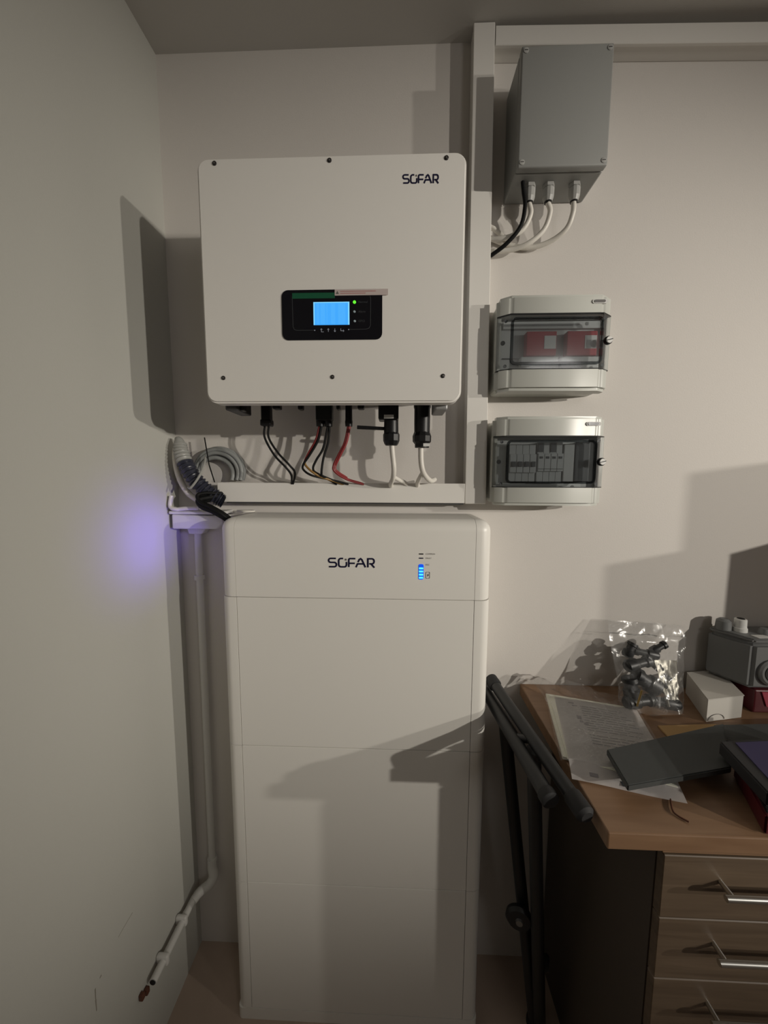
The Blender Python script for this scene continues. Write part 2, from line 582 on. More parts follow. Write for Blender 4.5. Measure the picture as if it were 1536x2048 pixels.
zc, a = 1.9362, 0.0034
for k, x in enumerate((0.5039, 0.5182, 0.5325, 0.5485)):
    if k == 0:
        ribbon([(x - 0.001, zc + a), (x - 0.001, zc - a), (x + 0.004, zc - a)], 0.0009, y1 - 0.0004, y1, bm)
        ribbon([(x - 0.003, zc + 0.0012), (x - 0.001, zc + a), (x + 0.001, zc + 0.0012)], 0.0008, y1 - 0.0005, y1, bm)
    elif k in (1, 2):
        s = 1 if k == 1 else -1
        ribbon([(x, zc - a), (x, zc + a)], 0.0009, y1 - 0.0004, y1, bm)
        ribbon([(x - 0.002, zc + s * 0.001), (x, zc + s * a), (x + 0.002, zc + s * 0.001)], 0.0008, y1 - 0.0005, y1, bm)
    else:
        ribbon([(x - 0.003, zc + a), (x - 0.003, zc - 0.0015), (x + 0.004, zc - 0.0015)], 0.0009, y1 - 0.0004, y1, bm)
        ribbon([(x + 0.002, zc + 0.0005), (x + 0.004, zc - 0.0015), (x + 0.002, zc - 0.0035)], 0.0008, y1 - 0.0005, y1, bm)
box(0.4872, 0.4892, y1 - 0.0004, y1, zc - 0.001, zc + 0.001, bm=bm)
box(0.5618, 0.5640, y1 - 0.0004, y1, zc, zc + 0.002, bm=bm)
finish('key_symbols', bm, 'icon', dp)
st = finish('warning_sticker', box(0.5330, 0.6483, y1 - 0.0009, y1 - 0.0003, 2.0075, 2.0200), 'sticker', inv)
st['label'] = 'pale strip sticker with a warning triangle and fine red print'
bm = bmesh.new()
ribbon([(0.545, 2.0158), (0.622, 2.0158)], 0.0011, y1 - 0.0011, y1 - 0.0008, bm)
ribbon([(0.545, 2.0118), (0.600, 2.0118)], 0.0011, y1 - 0.0011, y1 - 0.0008, bm)
finish('sticker_print', bm, 'stickerred', st)
bm = prism([(0.5352, 2.0105), (0.5422, 2.0105), (0.5387, 2.0172)], 1, y1 - 0.0011, y1 - 0.0008)
finish('warning_triangle', bm, 'inkgrey', st)
# sockets and mounting feet below the housing
for x0, x1, zz, yy in ((0.268, 0.300, 1.775, -0.20), (0.353, 0.372, 1.788, -0.15), (0.410, 0.422, 1.792, -0.12), (0.572, 0.588, 1.784, -0.17), (0.511, 0.520, 1.792, -0.12)):
    finish('socket', box(x0, x1, yy - 0.012, yy + 0.012, zz, IZ0 + 0.0515, 0.003), 'black', inv)
for x0, dx in ((0.292, -1), (0.757, 1)):
    pts = [(x0, -0.226), (x0 + dx * 0.030, -0.226), (x0 + dx * 0.030, -0.14), (x0, -0.14)]
    bm = prism([(p[0], p[1]) for p in pts], 2, 1.773, IZ0 + 0.0515, 0.004)
    finish('mounting_foot', bm, 'inv_back' if dx > 0 else 'dark', inv)

# ------------------------------------------------------------------ cables under the inverter
GB = 'cables plugged into the inverter'


def wire(name, pts, r, material, parent, sides=8):
    return finish(name, sweep(smooth_path(pts), r, sides), material, parent, True)


YW = -0.10
c1 = thing('cable_pair', (0.36, -0.045, 1.60), 'pair of thin black wires in one black plug at the left under the inverter', 'cable', GB)
finish('plug', box(0.305, 0.331, -0.115, -0.092, 1.757, 1.833, 0.004), 'black', c1)
finish('plug_collar', box(0.303, 0.333, -0.117, -0.090, 1.752, 1.770, 0.004), 'black', c1)
wire('wire', [(0.311, YW, 1.757), (0.3095, YW, 1.723), (0.3345, YW, 1.676), (0.366, YW, 1.642), (0.3745, YW + 0.02, 1.6215), (0.3665, YW + 0.05, 1.598), (0.366, YW + 0.055, 1.592)], 0.0030, 'blackcable', c1)
wire('wire', [(0.322, YW, 1.757), (0.3205, YW, 1.723), (0.3445, YW, 1.6826), (0.3755, YW, 1.6488), (0.385, YW + 0.02, 1.628), (0.371, YW + 0.05, 1.598), (0.370, YW + 0.055, 1.592)], 0.0030, 'blackcable', c1)

c2 = thing('battery_cable', (0.50, -0.045, 1.60), 'red and black wires with two fat black plugs under the middle of the inverter', 'cable', GB)
for x in (0.4565, 0.4790):
    finish('plug', lathe([(0, 0.0105), (0.012, 0.0115), (0.016, 0.0115), (0.08, 0.0110)], (x + 0.006, YW, 1.752), (0, 0, 1), 16), 'black', c2, True)
finish('plug_block', box(0.4525, 0.497, -0.114, -0.088, 1.766, 1.833, 0.004), 'black', c2)
wire('red_wire', [(0.4615, YW, 1.757), (0.4500, YW, 1.7163), (0.4300, YW, 1.682), (0.4190, YW, 1.660), (0.4170, YW, 1.652)], 0.0034, 'redcable', c2)
wire('black_wire', [(0.4670, YW - 0.003, 1.757), (0.4570, YW - 0.003, 1.7163), (0.4330, YW - 0.003, 1.676), (0.4150, YW - 0.003, 1.6500), (0.4150, YW, 1.6353), (0.4391, YW, 1.6200), (0.4872, YW + 0.03, 1.6080), (0.5353, YW + 0.055, 1.594)], 0.0032, 'blackcable', c2)
wire('ochre_wire', [(0.4180, YW, 1.656), (0.4220, YW, 1.646), (0.4390, YW, 1.630), (0.4600, YW + 0.01, 1.617), (0.500, YW + 0.04, 1.602), (0.52, YW + 0.055, 1.594)], 0.0030, 'ochre', c2)
wire('black_wire', [(0.4835, YW, 1.757), (0.4700, YW, 1.6962), (0.4500, YW, 1.662), (0.4410, YW, 1.6394), (0.450, YW + 0.01, 1.626), (0.49, YW + 0.04, 1.606), (0.52, YW + 0.056, 1.592)], 0.0032, 'blackcable', c2)
wire('black_wire', [(0.4880, YW, 1.757), (0.4830, YW, 1.7096), (0.4700, YW, 1.668), (0.4640, YW, 1.6286), (0.466, YW + 0.01, 1.618), (0.485, YW + 0.04, 1.604), (0.50, YW + 0.056, 1.592)], 0.0032, 'blackcable', c2)

c3 = thing('red_cable', (0.57, -0.045, 1.60), 'single red wire with a slim black plug beside the black lever', 'cable', GB)
finish('plug', lathe([(0, 0.0095), (0.012, 0.0105), (0.018, 0.0095), (0.08, 0.0090)], (0.5400, YW, 1.752), (0, 0, 1), 16), 'black', c3, True)
wire('wire', [(0.5400, YW, 1.757), (0.5292, YW, 1.7096), (0.5120, YW, 1.676), (0.4990, YW, 1.6491), (0.5010, YW, 1.632), (0.5285, YW + 0.025, 1.6112), (0.5696, YW + 0.05, 1.5975), (0.578, YW + 0.056, 1.592)], 0.0040, 'redcable', c3)
wire('wire', [(0.5435, YW - 0.002, 1.757), (0.5340, YW - 0.002, 1.712), (0.5165, YW - 0.002, 1.676), (0.5030, YW, 1.6491), (0.5040, YW, 1.634), (0.5300, YW + 0.025, 1.614)], 0.0034, 'redcable', c3)

YP = -0.13
c4 = thing('grid_cable', (0.665, -0.045, 1.60), 'white cable with a black connector and a long side lever', 'cable', GB)
finish('connector_block', box(0.622, 0.6735, YP - 0.026, YP + 0.022, 1.762, 1.833, 0.004), 'black', c4)
finish('connector_label', box(0.6365, 0.661, YP - 0.0268, YP - 0.0255, 1.7645, 1.7735), 'label', c4)
finish('connector_body', lathe([(0, 0.0185), (0.022, 0.0190), (0.050, 0.0185)], (0.6545, YP, 1.7165), (0, 0, 1), 20), 'black', c4, True)
finish('connector_nut', lathe([(0, 0.0150), (0.004, 0.0180), (0.012, 0.0212), (0.028, 0.0215), (0.034, 0.0185)], (0.6550, YP, 1.6990), (0, 0, 1), 10), 'black', c4)
finish('lever', sweep([(0.645, YP, 1.7420), (0.566, YP - 0.004, 1.7455)], lambda u: 0.0044 if u < 0.5 else 0.0050, 10), 'black', c4, True)
wire('cable', [(0.6560, YP, 1.703), (0.6580, YP, 1.680), (0.6620, YP, 1.640), (0.6600, YP + 0.02, 1.615), (0.6540, YP + 0.05, 1.600), (0.653, YP + 0.08, 1.592)], 0.0066, 'whitecable', c4, 12)
wire('cable_branch', [(0.6600, YP + 0.02, 1.618), (0.676, YP + 0.04, 1.609), (0.690, YP + 0.07, 1.603), (0.70, YP + 0.085, 1.594)], 0.0058, 'whitecable', c4, 10)

c5 = thing('load_cable', (0.745, -0.045, 1.60), 'white cable looping from the tall black round connector nearest the trunking', 'cable', GB)
finish('connector_body', lathe([(0, 0.0200), (0.030, 0.0205), (0.066, 0.0205), (0.070, 0.0220), (0.107, 0.0220)], (0.7345, YP, 1.7260), (0, 0, 1), 20), 'black', c5, True)
finish('connector_nut', lathe([(0, 0.0190), (0.006, 0.0238), (0.020, 0.0242), (0.030, 0.0205)], (0.7345, YP, 1.7030), (0, 0, 1), 10), 'black', c5)
finish('connector_end', lathe([(0, 0.0185), (0.014, 0.0190)], (0.7350, YP, 1.6935), (0, 0, 1), 20), 'black', c5, True)
finish('connector_label', box(0.7370, 0.7535, YP - 0.0195, YP - 0.0165, 1.6955, 1.7030), 'label', c5)
wire('cable', [(0.7320, YP, 1.698), (0.7330, YP, 1.660), (0.7380, YP + 0.005, 1.634), (0.7500, YP + 0.03, 1.617), (0.765, YP + 0.06, 1.607), (0.778, YP + 0.085, 1.610)], 0.0070, 'whitecable', c5, 12)
wire('cable_branch', [(0.7395, YP + 0.01, 1.630), (0.7330, YP + 0.03, 1.616), (0.7290, YP + 0.06, 1.603), (0.729, YP + 0.085, 1.592)], 0.0064, 'whitecable', c5, 10)

# ------------------------------------------------------------------ trunking
GT = 'white cable trunking on the back wall'


def skew_box(x0b, x1b, x0t, x1t, y0, y1, z0, z1, bev=0.0015):
    return prism([(x0b, z0), (x1b, z0), (x1t, z1), (x0t, z1)], 1, y0, y1, bev, 1)


t1 = thing('cable_trunking', (0.89, 0, 1.541), 'tall vertical white trunking running from the ceiling past the inverter', 'trunking', GT)
finish('base', skew_box(0.8675, 0.9245, 0.8590, 0.9100, -0.036, 0.0, 1.541, H - 0.002), 'trunk', t1)
finish('lid', skew_box(0.866, 0.926, 0.8575, 0.9115, -0.045, -0.0365, 1.541, H - 0.002), 'trunk', t1)
t2 = thing('cable_trunking', (1.9, 0, 2.70), 'horizontal white trunking under the ceiling at the upper right', 'trunking', GT)
finish('base', prism([(0.914, 2.717), (2.9, 2.672), (2.9, 2.714), (0.914, 2.757)], 1, -0.036, 0, 0.0012, 1), 'trunk', t2)
finish('lid', prism([(0.9135, 2.714), (2.9, 2.668), (2.9, 2.714), (0.9135, 2.759)], 1, -0.045, -0.0365, 0.0012, 1), 'trunk', t2)
t3 = thing('cable_trunking', (0.5, 0, 1.543), 'horizontal white trunking between the inverter and the battery', 'trunking', GT)
finish('base', box(0.149, 0.864, -0.040, 0, 1.545, 1.592, 0.0012), 'trunk', t3)
finish('lid', box(0.147, 0.864, -0.050, -0.0405, 1.543, 1.599, 0.0012), 'trunk', t3)
finish('top_flange', box(0.149, 0.864, -0.0405, -0.036, 1.5925, 1.599), 'trunk', t3)
finish('bottom_seam', box(0.170, 0.862, -0.044, -0.002, 1.5385, 1.5445), 'dark', t3)

# ------------------------------------------------------------------ grey enclosure
ge = thing('junction_enclosure', (1.065, 0, 2.366), 'grey rectangular enclosure with three cable glands mounted under the ceiling', 'electrical enclosure')
EX0, EX1, EZ0, EZ1, EF = 0.958, 1.172, 2.366, 2.630, -0.122
finish('housing', box(EX0 + 0.0003, EX1 - 0.0003, -0.1015, 0, EZ0 + 0.0003, EZ1 - 0.0003, 0.004), 'grey', ge)
finish('lid', box(EX0, EX1, EF, -0.102, EZ0, EZ1, 0.004, 3), 'grey', ge, True)
for x in (EX0 + 0.010, EX1 - 0.010):
    for z in (EZ0 + 0.011, EZ1 - 0.011):
        s = finish('lid_screw', lathe([(0, 0.0062), (0.0012, 0.0062), (0.0016, 0.0050)], (x, EF, z), (0, -1, 0), 16), 'gland', ge, True)
        finish('screw_slot', box(x - 0.004, x + 0.004, EF - 0.0021, EF - 0.0014, z - 0.0007, z + 0.0007), 'dark', s)
GLX = (1.0075, 1.0555, 1.1210)
for x in GLX:
    g = finish('cable_gland', lathe([(0, 0.0150), (0.008, 0.0150)], (x, -0.065, EZ0), (0, 0, -1), 6), 'gland', ge)
    finish('gland_nut', lathe([(0.008, 0.0125), (0.011, 0.0145), (0.030, 0.0138), (0.040, 0.0100)], (x, -0.065, EZ0), (0, 0, -1), 12), 'gland', g)
    finish('gland_seal', lathe([(0.040, 0.0092), (0.0425, 0.0090)], (x, -0.065, EZ0), (0, 0, -1), 12), 'black', g)
GC = 'cables from the grey enclosure'
for k, (pts, lab) in enumerate((
        ([(GLX[0], -0.065, 2.325), (1.0135, -0.062, 2.300), (0.998, -0.055, 2.268), (0.968, -0.050, 2.254), (0.940, -0.044, 2.252), (0.9195, -0.036, 2.256)], 'off-white cable from the left gland of the grey enclosure'),
        ([(GLX[1], -0.065, 2.325), (1.0640, -0.060, 2.305), (1.0530, -0.052, 2.268), (1.018, -0.044, 2.240), (0.975, -0.030, 2.232), (0.9195, -0.020, 2.234)], 'off-white cable from the middle gland of the grey enclosure'),
        ([(GLX[2], -0.065, 2.325), (1.1215, -0.062, 2.300), (1.1120, -0.050, 2.270), (1.080, -0.030, 2.252), (1.030, -0.014, 2.246), (0.970, -0.010, 2.258), (0.9195, -0.010, 2.276)], 'off-white cable from the right gland of the grey enclosure'))):
    tag(finish('gland_cable', sweep(smooth_path(pts), 0.0064, 12), 'whitecable', None, True), lab, 'cable', GC)
tag(finish('black_cable', sweep(smooth_path([(0.985, -0.078, 2.370), (0.989, -0.076, 2.345), (0.9945, -0.074, 2.310), (0.986, -0.070, 2.265), (0.955, -0.056, 2.232), (0.9195, -0.036, 2.214)]), 0.0052, 10), 'blackcable', None, True),
    'thin black cable hanging from the bottom of the grey enclosure', 'cable', GC)
tag(finish('cable_end', sweep(smooth_path([(0.9195, -0.022, 2.296), (0.932, -0.024, 2.288), (0.955, -0.022, 2.272), (0.972, -0.02, 2.262)]), 0.0060, 10), 'whitecable', None, True),
    'short white cable stub emerging from the vertical trunking', 'cable', GC)


# ------------------------------------------------------------------ breaker boxes
def breaker_box(x0, x1, z0, z1, label, dz0, dz1):
    t = thing('breaker_box', ((x0 + x1) / 2, 0, z0), label, 'breaker box', 'clear-fronted breaker boxes beside the trunking')
    prof = lambda i, f: [(x0 + i, -0.055), (x0 + i, -0.078 + (0.0 if f else 0)), (x0 + 0.030, -0.100 + f), (x1 - 0.030, -0.100 + f), (x1 - i, -0.078), (x1 - i, -0.055)]
    finish('housing', prism(rrect(x0 + 0.004, x1 - 0.004, z0 + 0.004, z1 - 0.004, 0.012, 3), 1, -0.0545, 0.0), 'cbox', t)
    for nm, a, b in (('upper_cover', dz1, z1), ('lower_cover', z0, dz0)):
        bm = prism(prof(0, 0), 2, a, b)
        ee = [e for e in bm.edges if (abs(e.verts[0].co.z - (z1 if nm == 'upper_cover' else z0)) < 1e-6 and abs(e.verts[1].co.z - (z1 if nm == 'upper_cover' else z0)) < 1e-6 and min(e.verts[0].co.y, e.verts[1].co.y) < -0.06)
              or abs(e.verts[0].co.z - e.verts[1].co.z) > 0.01]
        bmesh.ops.bevel(bm, geom=ee, offset=0.008, segments=4, affect='EDGES', clamp_overlap=True)
        finish(nm, bm, 'cbox', t, True)
    # side cheeks carry the door
    for a, b in ((x0, x0 + 0.012), (x1 - 0.012, x1)):
        finish('side_cheek', box(a, b, -0.076, -0.055, dz0 + 0.0005, dz1 - 0.0005), 'cbox', t)
    finish('back_plate', box(x0 + 0.013, x1 - 0.013, -0.058, -0.055, dz0 + 0.001, dz1 - 0.001), 'cbox_in', t)
    # clear door: a thin folded sheet following the front
    o = [(x0 + 0.0005, -0.0775), (x0 + 0.030, -0.0995), (x1 - 0.030, -0.0995), (x1 - 0.0005, -0.0775)]
    i = [(p[0], p[1] + 0.0025) for p in o]
    dr = finish('clear_door', prism(o + i[::-1], 2, dz0 + 0.002, dz1 - 0.002), 'smoke', t)
    dr['label'] = 'smoked clear hinged door'
    wx0, wx1, wz0, wz1 = x0 + 0.036, x1 - 0.038, dz0 + 0.017, dz1 - 0.018
    finish('window_rim', ring_prism(rrect(wx0 - 0.006, wx1 + 0.006, wz0 - 0.006, wz1 + 0.006, 0.012, 4), rrect(wx0, wx1, wz0, wz1, 0.007, 4), 1, -0.106, -0.0996), 'smoke_rim', dr)
    finish('window_pane', prism(rrect(wx0 + 0.0004, wx1 - 0.0004, wz0 + 0.0004, wz1 - 0.0004, 0.007, 4), 1, -0.1045, -0.1035), 'smoke', dr)
    for nm, z in (('door_edge', dz0 + 0.0012), ('door_edge', dz1 - 0.0012)):
        finish(nm, prism([(p[0], p[1] - 0.0006) for p in o] + [(p[0], p[1] + 0.004) for p in i[::-1]], 2, z - 0.0010, z + 0.0010), 'black', dr)
    zc = (dz0 + dz1) / 2
    for x, z in ((x0 + 0.019, dz1 - 0.016), (x1 - 0.025, dz1 - 0.013), (x0 + 0.020, dz0 + 0.010), (x1 - 0.026, dz0 + 0.010)):
        yy = -0.0995 + max(0, (x0 + 0.030 - x), (x - (x1 - 0.030))) * 0.733
        finish('door_screw', lathe([(0, 0.0044), (0.0016, 0.0044)], (x, yy, z), (0, -1, 0), 12), 'mcb_dark', dr)
    finish('hinge_plug', lathe([(0, 0.0060), (0.002, 0.0055)], (x0 + 0.014, -0.0885, zc), (-0.6, -0.8, 0), 14), 'mcb_dark', dr)
    lt = finish('latch', lathe([(0, 0.0105), (0.006, 0.0105), (0.008, 0.0085)], (x1 - 0.018, -0.0985, zc), (0.1, -0.99, 0), 20), 'black', dr, True)
    finish('latch_face', lathe([(0.008, 0.0084), (0.0105, 0.0078)], (x1 - 0.018, -0.0985, zc), (0.1, -0.99, 0), 20), 'label', lt)
    bm = box(-0.0085, 0.0085, -0.0112, -0.0100, -0.0010, 0.0010)
    mm = Matrix.Translation((x1 - 0.018, -0.0985, zc)) @ Matrix.Rotation(0.1, 4, 'Z') @ Matrix.Rotation(-0.25, 4, 'Y')
    bmesh.ops.transform(bm, matrix=mm, verts=bm.verts[:])
    finish('latch_slot', bm, 'hole', lt)
    bd = finish('badge', prism(rrect(x1 - 0.062, x1 - 0.024, z1 - 0.026, z1 - 0.016, 0.0049, 5), 1, -0.1022, -0.0985), 'label', t)
    finish('badge_face', prism(rrect(x1 - 0.058, x1 - 0.030, z1 - 0.0245, z1 - 0.0175, 0.0034, 5), 1, -0.1034, -0.1021), 'chrome', bd)
    return t


b1 = breaker_box(0.932, 1.227, 1.845, 2.085, 'breaker box with two red modules behind its smoked door', 1.898, 2.038)
for k, x in enumerate((1.010, 1.115)):
    mo = finish('surge_module', box(x, x + 0.078, -0.082, -0.0585, 1.938, 2.000, 0.002), 'red', b1)
    mo['label'] = 'red plug-in module'
    finish('module_label', box(x + 0.046, x + 0.076, -0.0832, -0.0815, 1.955, 1.988), 'label', mo)
    finish('module_base', box(x - 0.012, x + 0.086, -0.0800, -0.0585, 1.906, 1.936, 0.002), 'mcb', b1)
finish('rail_strip', box(0.952, 1.205, -0.0640, -0.0585, 1.936, 1.9375), 'mcb_dark', b1)
finish('cover_strip', box(0.952, 1.205, -0.0680, -0.0585, 2.012, 2.030), 'mcb', b1)

b2 = breaker_box(0.932, 1.229, 1.541, 1.779, 'breaker box with a row of grey circuit breakers under the box with red modules', 1.590, 1.728)
for k in range(4):
    x = 0.977 + k * 0.0178
    br = finish('circuit_breaker', box(x, x + 0.0172, -0.078, -0.0585, 1.605, 1.706, 0.0012), 'mcb', b2)
    finish('breaker_step', box(x + 0.0002, x + 0.0170, -0.086, -0.0785, 1.630, 1.680, 0.0012), 'mcb', br)
    finish('breaker_toggle', box(x + 0.003, x + 0.014, -0.092, -0.0865, 1.646, 1.660, 0.0012), 'mcb_dark', br)
for k in range(4):
    x = 1.052 + k * 0.0170
    br = finish('residual_breaker', box(x, x + 0.0166, -0.078, -0.0585, 1.603, 1.712, 0.0012), 'mcb', b2)
    finish('breaker_step', box(x + 0.0002, x + 0.0164, -0.086, -0.0785, 1.634, 1.682, 0.0012), 'mcb', br)
    finish('breaker_terminal', box(x + 0.004, x + 0.0125, -0.0872, -0.0862, 1.668, 1.674), 'mcb_dark', br)
    if k in (0, 2):
        finish('terminal_cover', box(x + 0.001, x + 0.0155, -0.0810, -0.0785, 1.686, 1.710), 'mcb_dark', br)
finish('breaker_label', box(1.052, 1.119, -0.0866, -0.0862, 1.6395, 1.6410), 'mcb_dark', b2)
finish('energy_meter', box(1.122, 1.150, -0.082, -0.0585, 1.606, 1.708, 0.002), 'label', b2)
finish('dark_relay', box(1.153, 1.192, -0.080, -0.0585, 1.606, 1.712, 0.002), 'mcb_dark', b2)

# ------------------------------------------------------------------ battery tower
BX, BW, BF, BB = 0.2065, 0.708, -0.1737, -0.006
TR = 0.0415
ZB, MH = 1.3003, 0.4208
GM = 'stacked white battery modules'


def battery_module(z0, z1, label):
    t = thing('battery_module', (BX + BW / 2, -0.09, z0), label, 'battery', GM)
    g = 0.0008
    finish('core', box(BX + 0.012, BX + BW - 0.012, BF + 0.012, BB, z0 + g, z1 - g), 'dark', t)
    for s in (0, 1):
        a, b = (BX, BX + TR) if s == 0 else (BX + BW - TR, BX + BW)
        xo = a if s == 0 else b
        bm = box(a, b, BF, BB - 0.002, z0 + g, z1 - g, 0.024, 6, lambda c, d: abs(d.z) > 0.9 and abs(c.x - xo) < 1e-4 and abs(c.y - BF) < 1e-4)
        finish('side_trim', bm, 'bat', t, True)
    bm = box(BX + TR + 0.0011, BX + BW - TR - 0.0011, BF + 0.0004, BF + 0.030, z0 + g, z1 - g, 0.0007, 1)
    finish('front_panel', bm, 'bat', t)
    return t


zs = [ZB - MH * k for k in range(4)]
battery_module(zs[1], zs[0], 'white battery module directly below the unit with the lit charge bars')
battery_module(zs[2], zs[1], 'middle white battery module with handle shadows across it')
battery_module(zs[3], zs[2], 'lowest white battery module near the floor')
bp = thing('battery_plinth', (BX + BW / 2, -0.09, 0), 'low white plinth under the lowest battery module', 'plinth')
finish('plinth_body', box(BX, BX + BW, BF, BB, 0.0, zs[3] - 0.0006, 0.012, 4, lambda c, d: abs(d.z) > 0.9 and abs(c.y - BF) < 1e-4), 'bat', bp, True)

cu = thing('battery_control_unit', (BX + BW / 2, -0.09, ZB), 'white rounded top unit of the battery tower with SOFAR lettering and blue charge bars', 'battery control unit')
CT = 1.509
g = 0.0010
finish('core', box(BX + 0.012, BX + BW - 0.012, BF + 0.014, BB, ZB + g, CT - 0.012), 'dark', cu)
for s in (0, 1):
    a, b = (BX, BX + TR) if s == 0 else (BX + BW - TR, BX + BW)
    xo = a if s == 0 else b
    sel = lambda c, d: (abs(d.z) > 0.9 and abs(c.x - xo) < 1e-4 and abs(c.y - BF) < 1e-4) or (abs(d.x) > 0.9 and abs(c.z - CT) < 1e-4 and abs(c.y - BF) < 1e-4) or (abs(d.y) > 0.9 and abs(c.z - CT) < 1e-4 and abs(c.x - xo) < 1e-4)
    finish('end_cap', box(a, b, BF, BB - 0.002, ZB + g, CT, 0.030, 7, sel), 'bat', cu, True)
fp = finish('front_panel', box(BX + TR + 0.0007, BX + BW - TR - 0.0007, BF + 0.0002, BB - 0.002, ZB + g, CT, 0.030, 7, lambda c, d: abs(d.x) > 0.9 and abs(c.z - CT) < 1e-4 and abs(c.y - BF) < 0.001), 'bat', cu, True)
logo(0.4947, 0.6140, 1.3850, 1.4070, BF, cu)
for z, mm in ((1.4210, 'black'), (1.4100, 'navy')):
    finish('status_bar', prism(rrect(0.7282, 0.7397, z - 0.0014, z + 0.0014, 0.0012, 3), 1, BF - 0.0005, BF + 0.0008), mm, fp)
lw = finish('charge_window', prism(rrect(0.7276, 0.7406, 1.3540, 1.3945, 0.004, 4), 1, BF - 0.0005, BF + 0.0008), 'led_glass', fp)
for k in range(4):
    z = 1.3590 + k * 0.0082
    finish('charge_bar', prism(rrect(0.7286, 0.7396, z - 0.0024, z + 0.0024, 0.0012, 3), 1, BF - 0.0011, BF - 0.0004), 'led_blue', lw)
for s, z in (('COMMON', 1.4195), ('FAULT', 1.4085), ('SOC', 1.3915)):
    text(s, 0.7452, z, 0.0052, BF - 0.0004, 'inkgrey', fp)
bm = ring_prism(rrect(0.7462, 0.7568, 1.3570, 1.3745, 0.0022, 4), rrect(0.7471, 0.7559, 1.3579, 1.3736, 0.0016, 4), 1, BF - 0.0005, BF + 0.0006)
bs = finish('battery_symbol', bm, 'inkgrey', fp)
finish('symbol_bolt', prism([(0.7508, 1.3620), (0.7545, 1.3665), (0.7522, 1.3665), (0.7535, 1.3700), (0.7498, 1.3652), (0.7518, 1.3652)], 1, BF - 0.0005, BF + 0.0004), 'navy', bs)
# lit power button on the left flank, which tints the left wall blue
pb = finish('power_button', lathe([(0, 0.011), (0.002, 0.011), (0.003, 0.009)], (BX, -0.120, 1.445), (-1, 0, 0), 20), 'button', cu, True)
pb['label'] = 'blue lit round button on the left flank'
spot('power_button_light', (BX - 0.004, -0.135, 1.448), (0.0, -0.155, 1.452), 1.5, 105, (0.22, 0.14, 1.0), 0.012)

# ------------------------------------------------------------------ corner: conduit, box, hoses
cd = thing('wall_conduit', (0.06, -0.015, 0.27), 'white round conduit running down the corner and along the left wall', 'conduit')
finish('vertical_pipe', sweep([(0.064, -0.017, 1.47), (0.062, -0.017, 0.9), (0.060, -0.017, 0.325)], 0.0105, 14), 'pipe', cd, True)
finish('elbow', sweep(smooth_path([(0.060, -0.017, 0.345), (0.060, -0.019, 0.315), (0.066, -0.024, 0.285), (0.056, -0.036, 0.268), (0.034, -0.052, 0.260), (0.024, -0.075, 0.256)]), lambda u: 0.0125 + 0.003 * math.sin(u * math.pi), 14), 'pipe', cd, True)
finish('horizontal_pipe', sweep([(0.022, -0.065, 0.256), (0.021, -0.16, 0.255), (0.020, -0.262, 0.255)], 0.0100, 14), 'pipe', cd, True)
finish('pipe_mouth', sweep([(0.020, -0.2625, 0.255), (0.020, -0.2635, 0.255)], 0.0078, 14), 'hole', cd)
for z in (1.300, 0.332):
    finish('pipe_clip', lathe([(0, 0.0150), (0.014, 0.0150)], (0.0628 if z > 1 else 0.060, -0.017, z), (0, 0, 1), 16), 'pipe', cd, True)
for y in (-0.125, -0.215):
    c = finish('pipe_clip', box(0.0, 0.034, y - 0.007, y + 0.007, 0.2395, 0.2710, 0.005, 3), 'pipe', cd, True)
for y, z in ((-0.268, 0.238), (-0.285, 0.249)):
    finish('pipe_debris', box(0.0, 0.012, y - 0.006, y + 0.006, z - 0.010, z + 0.008, 0.003), 'wire_brown', cd)

jb = thing('corner_junction_box', (0.08, -0.03, 1.463), 'white wedge shaped junction box in the corner behind the battery top', 'junction box')
bm = prism([(0.012, 1.463), (0.145, 1.463), (0.165, 1.480), (0.165, 1.502), (0.012, 1.506)], 1, -0.060, 0.0, 0.004)
finish('body', bm, 'pipe', jb)
finish('lid', box(0.006, 0.170, -0.064, 0.0, 1.5065, 1.516, 0.003), 'pipe', jb)
finish('spout', prism([(0.046, 1.444), (0.085, 1.444), (0.100, 1.4625), (0.040, 1.4625)], 1, -0.034, -0.002, 0.002), 'pipe', jb)

hose = thing('corrugated_hose', (0.13, -0.07, 1.545), 'dark corrugated cable hose rising into the corner left of the trunking', 'cable hose')
hp = smooth_path([(0.040, -0.045, 1.710), (0.047, -0.052, 1.682), (0.064, -0.060, 1.648), (0.092, -0.066, 1.607), (0.122, -0.058, 1.574), (0.150, -0.046, 1.552), (0.160, -0.040, 1.546)], 22)
n = len(hp)
k1 = int(n * 0.30)
finish('hose_body', sweep(hp[k1:], lambda u: 0.0205 + 0.0028 * math.sin(u * 2 * math.pi * 17), 18), 'corr', hose, True)
finish('hose_end', sweep(hp[:k1 + 1], lambda u: 0.0170 + 0.004 * u + 0.0018 * math.sin(u * 2 * math.pi * 6), 18), 'corr_light', hose, True)
finish('tape_wrap', sweep(smooth_path([(0.030, -0.040, 1.728), (0.036, -0.043, 1.718), (0.042, -0.047, 1.700)]), lambda u: 0.008 + 0.011 * u, 12), 'corr_light', hose, True)
wire('cable_tie', [(0.083, -0.088, 1.586), (0.092, -0.094, 1.584), (0.105, -0.093, 1.598), (0.118, -0.086, 1.622), (0.122, -0.070, 1.650), (0.116, -0.050, 1.672)], 0.0032, 'corr_light', hose)
tag(finish('zip_tie', sweep([(0.1157, -0.05, 1.7283), (0.1284, -0.055, 1.6498), (0.1450, -0.060, 1.600)], 0.0019, 6), 'blackcable'), 'thin black cable tie tail sticking up in front of the grey cable coil', 'cable tie')

